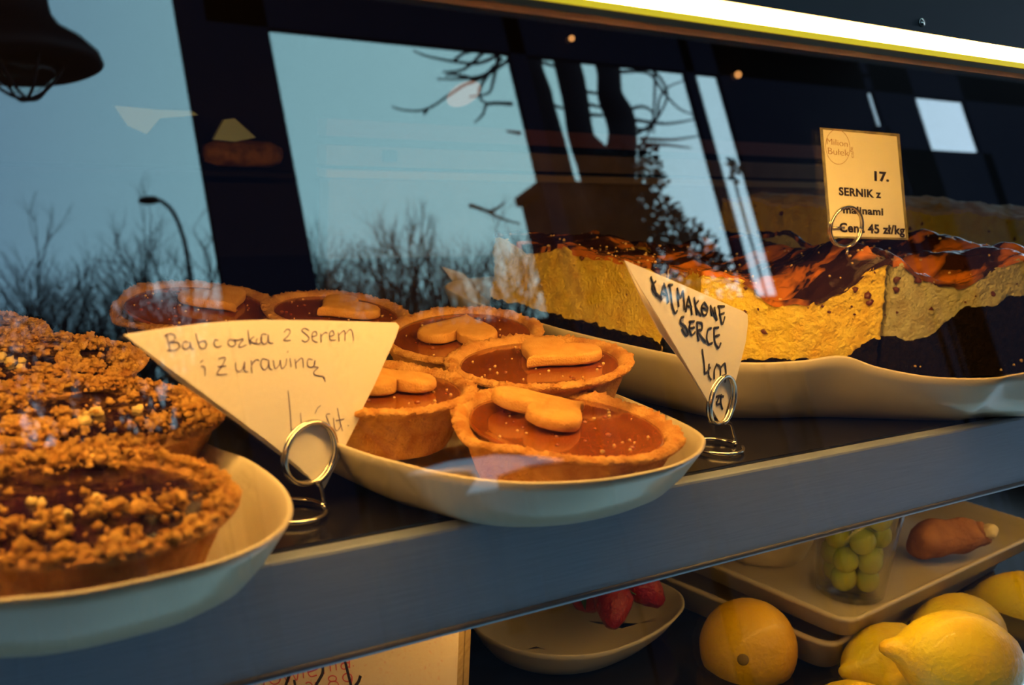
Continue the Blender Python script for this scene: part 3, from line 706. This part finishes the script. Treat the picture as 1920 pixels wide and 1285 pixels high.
# glass with grapes
gc = at(1592, 1110, tz); gc.z = tz
cup = thing('drinking_glass', 'clear glass filled with green grapes on the upper tray', 'glass', gc)
cup_prof = [(.001, 0), (.026, 0), (.028, .002), (.0375, .095), (.0365, .095), (.027, .005), (.001, .004)]
mesh('glass_wall', *lathe(cup_prof, 48, M=Matrix.Translation(gc), cap0=False, cap1=False), MT['cupglass'], cup)
rng = random.Random(5); gr = []
layers = [(.016, 4, .0140, .2), (.034, 5, .0165, .9), (.053, 5, .018, .3), (.072, 5, .019, 1.0), (.088, 4, .016, .1)]
gi = 0
for zz, n, rad, ph in layers:
    for i in range(n):
        a = ph + 2 * pi * i / n; r = .0108 * rng.uniform(.93, 1.02)
        c = gc + V((rad * cos(a), rad * sin(a), zz + rng.uniform(-.001, .001)))
        o = mesh('grape', *lathe(sph(r, 14, 1.06), 24, M=Matrix.Translation(c)), MT['grape']); rebase(o, c)
        tag(o, 'green grape packed in the clear glass, ' + ['in the bottom layer', 'in the second layer from the bottom', 'in the middle layer', 'in the second layer from the top', 'in the top layer behind the rail'][layers.index((zz, n, rad, ph))], 'grape', 'grapes in the glass'); gi += 1
# ginger root
g0 = at(1735, 1040, tz)
pts = [dp(1712, 1022, .965), dp(1745, 1010, .97), dp(1790, 1008, .975), dp(1830, 1002, .98), dp(1852, 996, .975)]
gt = thing('ginger_root', 'brown ginger root with pale cut tip lying on the upper tray', 'ginger', g0)
v, f = tube(smoothpts(pts, 6), [.006, .012, .0145, .0155, .016, .016, .0165, .017, .017, .0165, .016, .0155, .015, .015, .0155, .015, .014, .013, .012, .0115, .010, .0095, .009, .009, .0085], 24)
v = [p + (noise.noise_vector(p * 45) * .005) for p in v]
mesh('root_skin', v, f, MT['ginger'], gt)
mesh('cut_tip', *lump(pts[-1] + Rt2 * .002, .0085, 2, 3, .2), MT['cut'], gt)
# bowl on tray, behind the rail
bc = at(1425, 1035, tz)
bo = mesh('bowl', *lathe([(.001, 0), (.036, 0), (.040, .004), (.046, .02), (.049, .05), (.047, .05), (.044, .02), (.036, .005), (.001, .004)], 64, M=Matrix.Translation(bc)), MT['ceramic'])
rebase(bo, bc); tag(bo, 'cream bowl standing left of the glass of grapes, cut off by the rail', 'bowl')
# oval dish with strawberries
rim5 = [at(900, 1190, LZ + .03), at(960, 1218, LZ + .03), at(1040, 1231, LZ + .03), at(1130, 1226, LZ + .03), at(1210, 1198, LZ + .03), at(1265, 1163, LZ + .03), at(1284, 1132, LZ + .03), at(1262, 1103, LZ + .03), at(1180, 1075, LZ + .03), at(1060, 1062, LZ + .03), at(950, 1075, LZ + .03), at(890, 1120, LZ + .03), at(880, 1160, LZ + .03)]
d5 = dish('oval_dish', 'oval cream dish of strawberries on the lower shelf', [(p.x, p.y, LZ + .03) for p in rim5], LZ + .03, None, base_z=LZ, floor=.006)
def strawberry(label, c, r, axis, seed):
    t = thing('strawberry', label, 'strawberry', c, 'strawberries on the oval dish')
    q = V(axis).normalized().to_track_quat('Z', 'Y').to_matrix().to_4x4(); M = Matrix.Translation(c) @ q
    mesh('berry', *lathe([(1e-4, -r * 1.15), (r * .3, -r * 1.05), (r * .6, -r * .6), (r * .85, 0), (r * .95, r * .4), (r * .8, r * .75), (r * .3, r * .9), (1e-4, r * .88)], 28, amp=.0007, fr=80, seed=seed, M=M), MT['red'], t)
    lv = []
    for i in range(6):
        a = i * pi / 3; d = V((cos(a), sin(a), 0)); s = V((-sin(a), cos(a), 0))
        pv = [V((0, 0, r * .95)), d * r * .5 + s * r * .18 + V((0, 0, r * 1.0)), d * r * 1.05 + V((0, 0, r * .8)), d * r * .5 - s * r * .18 + V((0, 0, r * 1.0))]
        pv2 = [p - V((0, 0, r * .05)) for p in pv]
        lv.append(([M @ p for p in pv + pv2], [(0, 1, 2, 3), (7, 6, 5, 4), (0, 4, 5, 1), (1, 5, 6, 2), (2, 6, 7, 3), (3, 7, 4, 0)]))
    mesh('calyx', *join(lv), MT['leaf'], t, False)
strawberry('strawberry lying nearest the front of the oval dish', dp(1150, 1138, .83), .0165, (.5, .6, .5), 1)
strawberry('strawberry at the right of the oval dish, just under the rail', dp(1208, 1102, .86), .0175, (-.4, .6, .5), 2)
strawberry('half hidden strawberry at the left of the oval dish', dp(1105, 1122, .87), .0150, (-.6, -.2, .6), 3)
# cardboard sign behind the rail
sb = dp(870, 1285, .60); pl5 = Plane(sb, (-.80, -.60, 0))
sg_ = thing('cardboard_sign', 'cardboard sign with pink print and black handwriting below the rail', 'sign', pl5(640, 1400))
fr5 = [(380, 1480), (420, 1100), (863, 1100), (848, 1480)]
P5 = [pl5(x, y) for x, y in fr5]
rt = [p - pl5.n * .020 for p in P5]
# keep the top below the shelf
def clampz(p): return V((p.x, p.y, min(p.z, -.062)))
zt5 = -.0640
def lower(p, q):   # slide p towards q until under the rail
    if p.z <= zt5: return p
    s = (zt5 - p.z) / (q.z - p.z); return p + (q - p) * s
P5 = [P5[0], lower(P5[1], P5[0]), lower(P5[2], P5[3]), P5[3]]
P5[0] = lower(P5[0], P5[0]); 
P5 = [V((p.x, p.y, max(p.z, LZ))) for p in P5]
def pad(P, a, b):
    A2 = [p - pl5.n * a for p in P]; B2 = [p - pl5.n * b for p in P]
    return A2 + B2, [(0, 1, 2, 3), (7, 6, 5, 4), (0, 4, 5, 1), (1, 5, 6, 2), (2, 6, 7, 3), (3, 7, 4, 0)]
mesh('paper_face', *pad(P5, 0, .0006), MT['signpaper'], sg_, False)
mesh('cardboard_layer', *pad(P5, .0007, .0100), MT['cardboard'], sg_, False)
mesh('cardboard_layer', *pad([p - V((0, 0, 0)) for p in P5], .0115, .0205), MT['cardboard'], sg_, False)
def circ(cx_, cy_, rx, ry, n=12): return [(cx_ + rx * cos(2 * pi * i / n), cy_ + ry * sin(2 * pi * i / n)) for i in range(n + 1)]
Z8 = (400, 1120, 3.692)
S5 = [[(238,560),(232,625)],[(236,585),(262,558),(285,565),(290,620)],[(290,585),(320,555),(345,560),(352,615)],circ(425,565,38,38),[(480,515),(515,592),(542,525),(577,577),(590,490)],[(618,480),(625,562)],
[(655,522),(720,495),(700,460),(665,475),(655,520),(675,550),(717,540)],[(757,455),(766,532)],[(760,475),(790,447),(805,460),(812,515)],[(845,440),(852,507)],[(888,430),(922,415),(940,435),(943,492)],[(942,455),(895,460),(885,485),(905,500),(941,480)],
[(970,408),(975,409)],[(967,476),(972,477)],circ(825,565,28,20),circ(832,607,34,24),circ(928,557,32,28),[(960,550),(958,590),(945,625)],[(640,600),(655,590),(680,600),(690,640)],[(705,590),(712,640)]]
strokes('pink_print', S5, Z8, pl5, sg_, MT['ink_red'], .00045, .0003)
S6 = [[(755,450),(757,520),(737,565),(712,607),(700,640)],[(910,435),(925,500),(940,560),(960,640)],[(1018,545),(1005,585),(985,612),(970,640)],[(532,528),(515,570),(492,640)],[(560,575),(570,640)],[(380,538),(400,534),(425,530)]]
strokes('black_handwriting', S6, Z8, pl5, sg_, MT['ink_black'], .0010, .0004)

# ------------------------------------------------------------------ back of the case
bulb = lambda px, py, Y, r, m: lathe(sph(r, 12), 20, M=Matrix.Translation(bp(px, py, Y)))
lampo = mesh('wall_lamp', *lathe(sph(.030, 16, 1.0), 24, M=Matrix.Translation(bp(870, 176, .93)) @ Matrix.Rotation(radians(-28), 4, 'Y') @ Matrix.Diagonal((1.0, .5, .52, 1))), MT['ovalbulb'])
rebase(lampo, bp(870, 176, .93)); tag(lampo, 'glowing pinkish oval lamp on the back wall of the case', 'lamp')
for (px, py, r, lb) in [(1384, 140, .0065, 'small orange pilot lamp, right of the oval lamp'), (1072, 72, .005, 'small orange pilot lamp near the top light strip')]:
    o = mesh('pilot_lamp', *bulb(px, py, .93, r, None), MT['bulb']); rebase(o, bp(px, py, .93)); tag(o, lb, 'lamp', 'pilot lamps at the back of the case')
nk = Plane((0, .86, 0), (0, -1, 0))
for pts_, lb in [([(214, 198), (300, 206), (360, 208), (372, 216), (300, 222), (275, 252), (240, 236)], 'pale folded napkin at the back left, pointing down'),
                 ([(400, 262), (420, 224), (440, 222), (480, 258), (440, 266)], 'small pale folded napkin above the dark loaf')]:
    P = [nk(x, y) for x, y in pts_]; K = len(P)
    vs = P + [p + V((0, .006, 0)) for p in P]
    o = mesh('folded_napkin', vs, [tuple(range(K)), tuple(range(2 * K - 1, K - 1, -1))] + [(i, (i + 1) % K, K + (i + 1) % K, K + i) for i in range(K)], MT['napkin'], None, False)
    rebase(o, P[0]); tag(o, lb, 'napkin', 'folded napkins at the back')

lfp = bp(455, 312, .90)
v, f = lathe([(1e-4, -.052), (.010, -.05), (.016, -.035), (.0175, 0), (.016, .035), (.010, .05), (1e-4, .052)], 32, amp=.002, fr=40, seed=4, M=Matrix.Translation(bp(455, 289, .90)) @ Matrix.Rotation(pi / 2, 4, 'Y'))
o = mesh('dark_loaf', v, f, mat('dark_loaf_crust', (.10, .035, .012), .7, col2=(.30, .12, .03), nscale=60, bump=.6, bscale=120)); rebase(o, bp(455, 289, .90) - V((0, 0, .017))); tag(o, 'dark brown loaf at the back left, under the small napkin', 'loaf')
shf = mesh('back_shelf', *box(X0 + .02, bp(545, 300).x, .86, .948, bp(455, 289, .90).z - .026, bp(455, 289, .90).z - .020), MT['cavity'], None, False)
rebase(shf, (0, .9, bp(455, 289, .90).z - .026)); tag(shf, 'dark narrow shelf on the back wall under the napkins and loaf', 'shelf')
# ------------------------------------------------------------------ the street, mirrored by the glass
GZ = -1.05
blk_l = mesh('blocker_left', *box(-.85, -.60, -12, -.5, GZ, 3.2), MT['house'], None, False); blk_l['kind'] = 'structure'  # unseen wall added to keep sky light out from the left
gnd = mesh('floor', *box(-40, 70, -60, -.5, GZ - .1, GZ), MT['ground'], None, False); gnd['kind'] = 'structure'
# open timber pergola, 3 m out
D0 = 3.0
def sx(px, py, D=D0): return street(px, py, D).x
def sz(px, py, D=D0): return street(px, py, D).z
PT = .03
zbeam = sz(945, 98)
perg = thing('pergola', 'dark timber pergola frame mirrored across the glass', 'pergola', V((sx(700, 300), -D0 - .05, GZ)))
def post(x0, x1, z1, name='post', z0=GZ): return mesh(name, *box(x0, x1, -D0 - PT, -D0, z0, z1), MT['dark'], perg, False)
post(sx(370, 250), sx(540, 250), 3.4, 'wide_post')
post(sx(987, 230), sx(1003, 170), zbeam + .3)
post(sx(1317, 250), sx(1335, 250), zbeam + .3)
post(sx(1379, 250), sx(1630, 185), zbeam + .3, 'solid_screen')
post(sx(1643, 185), sx(1728, 220), zbeam + .3, 'solid_screen')
mesh('screen_sill', *box(sx(1620, 185), sx(1650, 185), -D0 - PT, -D0, GZ, sz(1642, 236)), MT['dark'], perg, False)
mesh('screen_head', *box(sx(1620, 185), sx(1650, 185), -D0 - PT, -D0, sz(1625, 145), zbeam + .1), MT['dark'], perg, False)
xr = sx(1822, 230)
post(xr, xr + 4.5, zbeam + .3, 'solid_screen')
mesh('screen_sill', *box(sx(1690, 300), xr + .1, -D0 - PT, -D0, GZ, sz(1790, 284)), MT['dark'], perg, False)
mesh('top_beam', *box(sx(380, 0) , xr + 4.5, -D0 - PT, -D0, zbeam, zbeam + .9), MT['dark'], perg, False)
mesh('canopy_board', *box(sx(380, 0), xr + 4.5, -D0, -1.1, zbeam + .9, zbeam + .95), MT['dark'], perg, False)
# tree building
def branch(pr, p, d, ln, r, depth, rng, up=.15, spread=.5):
    n = 3; pts = [p]; q = p.copy(); dd = d.normalized()
    for i in range(n):
        dd = (dd + V((rng.uniform(-1, 1), rng.uniform(-1, 1), rng.uniform(-1, 1))) * .16 + V((0, 0, up * .3))).normalized()
        q = q + dd * ln / n; pts.append(q.copy())
    pr.append(tube(pts, [r, r * .9, r * .78, r * .62], 5 if depth > 1 else 3))
    if depth == 0: return
    for k in range(rng.choice([2, 3, 3])):
        i = rng.choice([1, 2, 3, 3]); ax = V((rng.uniform(-1, 1), rng.uniform(-1, 1), rng.uniform(-.5, 1)))
        nd = (dd + ax * spread * 1.3).normalized()
        branch(pr, pts[i], nd, ln * rng.uniform(.62, .84), r * .60, depth - 1, rng, up, spread)
def bare_tree(label, px, D, top_py, seed, depth=6, name='bare_tree', rfac=1.0, group='bare winter trees across the street'):
    rng = random.Random(seed); b = street(px, 520, D); b.z = GZ; H = (street(px, top_py, D).z - GZ) * (.97 if px < 500 else 1.08)
    t = thing(name, label, 'tree', b, group)
    pr = []; trunk = []
    q = b + V((rng.uniform(-.2, .2), 0, H * .38)); trunk.append(tube([b, (b + q) / 2 + V((.05, 0, 0)), q], [.035 * H * rfac * .6, .03 * H * rfac * .6, .025 * H * rfac * .6], 10))
    mesh('trunk', *join(trunk), MT['bark'], t)
    for k in range(5):
        a = k * 1.26 + rng.random(); branch(pr, q - V((0, 0, rng.uniform(0, .1) * H)), V((cos(a) * .75, sin(a) * .5, 1)), H * .19, .010 * H * rfac, depth, rng, .12, .55)
    mesh('branches', *join(pr), MT['bark'], t); return t
for i, (px, D, tp, sd) in enumerate([(-120, 13, 340, 1), (40, 16, 370, 2), (190, 12, 380, 3), (330, 14, 365, 4), (455, 15, 400, 5), (700, 14, 375, 6), (830, 15, 395, 7), (600, 17, 440, 8), (905, 18, 470, 9), (-40, 19, 400, 10), (265, 18, 400, 12), (655, 20, 420, 16), (765, 19, 400, 15)]):
    bare_tree(['bare tree filling the left picture edge', 'tall bare tree left of the street lamp', 'bare tree under the street lamp head', 'bare tree right of the street lamp pole', 'bare tree hidden behind the wide dark post', 'bare tree in the middle of the clear sky panel', 'bare tree at the right of the clear sky panel', 'low bare tree at the left of the clear sky panel', 'low bare tree beside the narrow post', 'far bare tree near the left edge', 'far bare tree close to the street lamp head', 'far bare tree left of centre in the clear sky panel', 'far bare tree centred in the clear sky panel'][i], px, D, tp, sd, 6)
# dark multi-stem tree close by, with traced trunks
def traced(name, px_list, D, rad_px, parent, m=None, seg=10):
    pts = [street(x, y, D) for x, y in px_list]
    sc = (street(1000, 200, D) - street(1010, 200, D)).length / 10
    rads = [r * sc for r in rad_px]
    n = 5; P = smoothpts(pts, n); R = []
    for i in range(len(rads) - 1):
        R += [rads[i] + (rads[i + 1] - rads[i]) * k / n for k in range(n)]
    R.append(rads[-1]); return mesh(name, *tube(P, R, seg), m or MT['bark'], parent)
DT = 6.0
tb = street(1150, 500, DT); tb.z = GZ
mt = thing('dark_tree', 'dark many stemmed tree standing close behind the pergola posts', 'tree', tb)
traced('trunk', [(1040, 30), (1053, 82), (1071, 150), (1080, 197), (1091, 261), (1118, 310), (1140, 380), (1150, 520)], DT, [20, 20, 21, 20, 20, 30, 36, 46], mt)
traced('trunk', [(1122, 30), (1133, 92), (1141, 134), (1144, 180), (1160, 215), (1167, 252), (1160, 310), (1150, 400), (1150, 520)], DT, [22, 22, 19, 20, 23, 23, 27, 34, 40], mt)
traced('trunk', [(978, 30), (989, 80), (1001, 134), (1016, 174), (1024, 205), (1044, 274), (1061, 344), (1095, 430), (1130, 560)], DT, [15, 15, 15, 15, 14, 14, 15, 22, 30], mt)
BR = [[(960,108),(930,130),(895,150),(870,160),(840,180),(800,205),(760,207),(735,200)],[(950,95),(900,118),(850,115),(800,105),(775,95)],[(935,100),(925,150),(915,175),(880,182)],[(940,110),(910,140),(860,148),(820,148)],[(925,125),(900,165),(905,190),(930,195)],[(960,195),(915,195),(905,215),(890,230)],[(975,250),(950,246)],
[(800,205),(795,215)],[(850,115),(870,100),(905,95)],[(895,150),(855,140),(835,142)],[(905,100),(870,130),(830,135)],
[(1160,115),(1210,125),(1240,150),(1250,185),(1225,235),(1205,265),(1190,280)],[(1290,105),(1255,125),(1225,130)],[(1160,135),(1215,137),(1245,175),(1275,205),(1310,218)],[(1180,205),(1205,200),(1225,215),(1215,250)],[(1190,225),(1250,232),(1310,222)],[(1200,260),(1260,262),(1310,255)],[(1195,250),(1230,225),(1235,190),(1250,165),(1285,150)],[(1205,270),(1250,272),(1295,278)],[(1225,90),(1228,150),(1226,210),(1225,250)],[(1185,240),(1215,245)],
[(1010,115),(1050,128)],[(1080,115),(1115,120)],[(1090,170),(1140,180)],[(1100,195),(1140,205)],[(1105,215),(1145,218)],[(1030,195),(1060,205)],
[(880,385),(910,395),(940,410),(975,420)],[(915,398),(930,392),(945,380)]]
pr = []
sc = (street(1000, 200, DT) - street(1010, 200, DT)).length / 10
for b_ in BR:
    P = smoothpts([street(x, y, DT) + V((0, random.uniform(-.3, .3) * 0, 0)) for x, y in b_], 4)
    mesh('branch', *tube(P, [sc * (3.2 - 2.2 * i / len(P)) for i in range(len(P))], 5), MT['bark'], mt)
# evergreen bush: many small needle clusters
def bush(label, spots, D, seed, dens=260, sr=.05):
    rng = random.Random(seed); b = street(spots[0][0], spots[0][1], D); b.z = GZ
    t = thing('evergreen_bush', label, 'bush', b); pr = []
    sc_ = (street(1000, 200, D) - street(1010, 200, D)).length / 10
    for (x, y, r) in spots:
        c = street(x, y, D); R = r * sc_
        for i in range(int(dens * (r / 40) ** 2) + 8):
            d = V((rng.gauss(0, 1), rng.gauss(0, 1), rng.gauss(0, .8))).normalized() * R * rng.uniform(.1, 1.05) ** .6
            p = c + d; ax = (d.normalized() + V((rng.uniform(-.5, .5), rng.uniform(-.5, .5), rng.uniform(-.3, .5)))).normalized(); l = sc_ * rng.uniform(7, 14)
            s = ax.orthogonal().normalized() * l * .28; u = ax.cross(s)
            vs = [p, p + ax * l * .5 + s, p + ax * l, p + ax * l * .5 - s, p + ax * l * .5 + u, p + ax * l * .5 - u]
            pr.append((vs, [(0, 1, 4), (0, 4, 3), (0, 3, 5), (0, 5, 1), (2, 4, 1), (2, 3, 4), (2, 5, 3), (2, 1, 5)]))
    mesh('foliage', *join(pr), MT['needles'], t, False)
    mesh('stem', *tube([b, street(spots[0][0], spots[0][1], D)], sr, 8), MT['bark'], t)
bush('evergreen bush rising at the foot of the dark trees', [(1150, 300, 26), (1135, 330, 28), (1160, 360, 30), (1190, 420, 40), (1215, 320, 22), (1225, 350, 22), (1200, 365, 26), (1235, 390, 20), (1255, 405, 20), (1215, 285, 14), (1250, 445, 45), (1295, 470, 38), (1335, 515, 36), (1150, 440, 40), (1120, 470, 50), (1240, 505, 60), (1320, 540, 50), (1195, 300, 16)], 5.0, 3)
bush('small evergreen tuft at the right bright strip', [(1368, 308, 6), (1380, 318, 5), (1376, 330, 6)], 5.0, 4, 160, .010)
# houses opposite
def house(label, x0, x1, zr0, zr1, D, depth=5):
    t = thing('house', label, 'house', V(((x0 + x1) / 2, -D, GZ)), 'dark houses across the street')
    zw = min(zr0, zr1) - .3
    mesh('walls', *box(x0, x1, -D - depth, -D, GZ, zw), MT['house'], t, False)
    vs = [(x0 - .2, -D + .2, zw), (x1 + .2, -D + .2, zw), (x1 + .2, -D - depth, zw), (x0 - .2, -D - depth, zw), (x0 - .2, -D + .2, zr0), (x1 + .2, -D + .2, zr1), (x1 + .2, -D - depth, zr1), (x0 - .2, -D - depth, zr0)]
    mesh('roof', vs, [(0, 1, 2, 3), (4, 5, 6, 7), (0, 1, 5, 4), (1, 2, 6, 5), (2, 3, 7, 6), (3, 0, 4, 7)], MT['roof'], t, False)
DH = 24
a, b = street(-150, 895, DH), street(425, 790, DH); house('low dark house with sloping roof, left', a.x - 6, b.x, a.z, b.z, DH)
a, b = street(430, 640, DH), street(1010, 600, DH); house('dark house behind the clear sky panel', a.x, street(1015, 350, DH).x - .02, a.z, b.z, DH)
a, b = street(1015, 350, DH), street(1190, 350, DH); house('taller dark house behind the many stemmed tree', a.x, b.x, street(1100, 345, DH).z, street(1100, 345, DH).z, DH, 1.2)
a, b = street(1195, 560, DH), street(1900, 560, DH); house('long dark house on the right', street(1190, 350, DH).x + .05, b.x + 15, street(1400, 560, DH).z, street(1400, 560, DH).z, DH)
# street lamp
DL = 11
lb_ = street(372, 560, DL); lb_.z = GZ
sl = thing('street_lamp', 'slim street lamp with curved arm, mirrored on the left', 'street lamp', lb_)
k_ = (street(300, 400, DL) - street(310, 400, DL)).length / 10
top = [street(x, y, DL) for x, y in [(362, 620), (356, 520), (347, 460), (335, 420), (320, 392), (300, 376)]]
mesh('pole', *tube([lb_] + smoothpts(top, 5), k_ * 4.2, 8), MT['iron'], sl)
hd = street(280, 377, DL)
mesh('lamp_head', *lathe([(.001, -.3), (.5, -.26), (.9, -.12), (1, .1), (.8, .35), (.4, .5), (.001, .52)], 20, M=Matrix.Translation(hd) @ Matrix.Diagonal((k_ * 21, k_ * 14, k_ * 16, 1))), MT['iron'], sl)
# hanging lantern close by
DN = 1.35
kq = (street(45, 100, DN) - street(55, 100, DN)).length / 10
lc = street(42, 118, DN)
ln_ = thing('hanging_lantern', 'black bell shaped street lantern hanging at the top left', 'lantern', lc)
Lm = Matrix.Translation(lc + V((0, 0, 8 * kq))) @ Matrix.Rotation(radians(-12), 4, 'X') @ Matrix.Diagonal((kq, kq, kq, 1))
mesh('shade', *lathe([(.1, 175), (48, 170), (56, 150), (58, 110), (62, 88), (80, 62), (120, 35), (146, 8), (152, -10), (140, -16), (100, -10), (50, 0), (.1, 4)], 64, M=Lm), MT['iron'], ln_)
cage = []
for i in range(6):
    a = i * pi / 3 + .3; cage.append(tube(smoothpts([lc + V((cos(a) * r, sin(a) * r, z)) * kq for r, z in [(75, -14), (58, -40), (32, -66), (8, -78), (0, -80)]], 4), kq * 3.5, 6))
mesh('wire_cage', *join(cage), MT['iron'], ln_)
mesh('lantern_glass', *lathe([(70, -14), (55, -38), (28, -62), (4, -74)], 32, M=Lm), MT['cupglass'], ln_)
mesh('hanging_arm', *tube([lc + V((0, 0, 170 * kq)), lc + V((0, 0, 330 * kq)), lc + V((-.25, 0, 380 * kq)), V((-.60, lc.y, lc.z + 380 * kq))], .012, 8), MT['iron'], ln_)
# white cloth banner made up to give the bright streak over the front tartlet
DB = 4.5
BN = V((0, .80, .60)).normalized(); B0 = street(900, 890, DB)
def streak_pt(x, y):
    g = glassplane(x, y); r = ray(x, y); r = r - 2 * r.dot(GN) * GN
    return g + r * ((B0 - g).dot(BN) / r.dot(BN))
P = [streak_pt(x, y) for x, y in [(765, 888), (840, 866), (930, 853), (1010, 856), (1058, 862), (990, 872), (930, 892), (935, 915), (875, 925), (895, 895), (880, 882)]]
K = len(P); vs = P + [p - BN * .02 for p in P]
o = mesh('streak_reflector', vs, [tuple(range(K)), tuple(range(2 * K - 1, K - 1, -1))] + [(i, (i + 1) % K, K + (i + 1) % K, K + i) for i in range(K)], MT['reflector'], None, False)
rebase(o, P[0]); tag(o, 'white cloth banner added to give the bright streak over the front caramel tartlet', 'reflector')
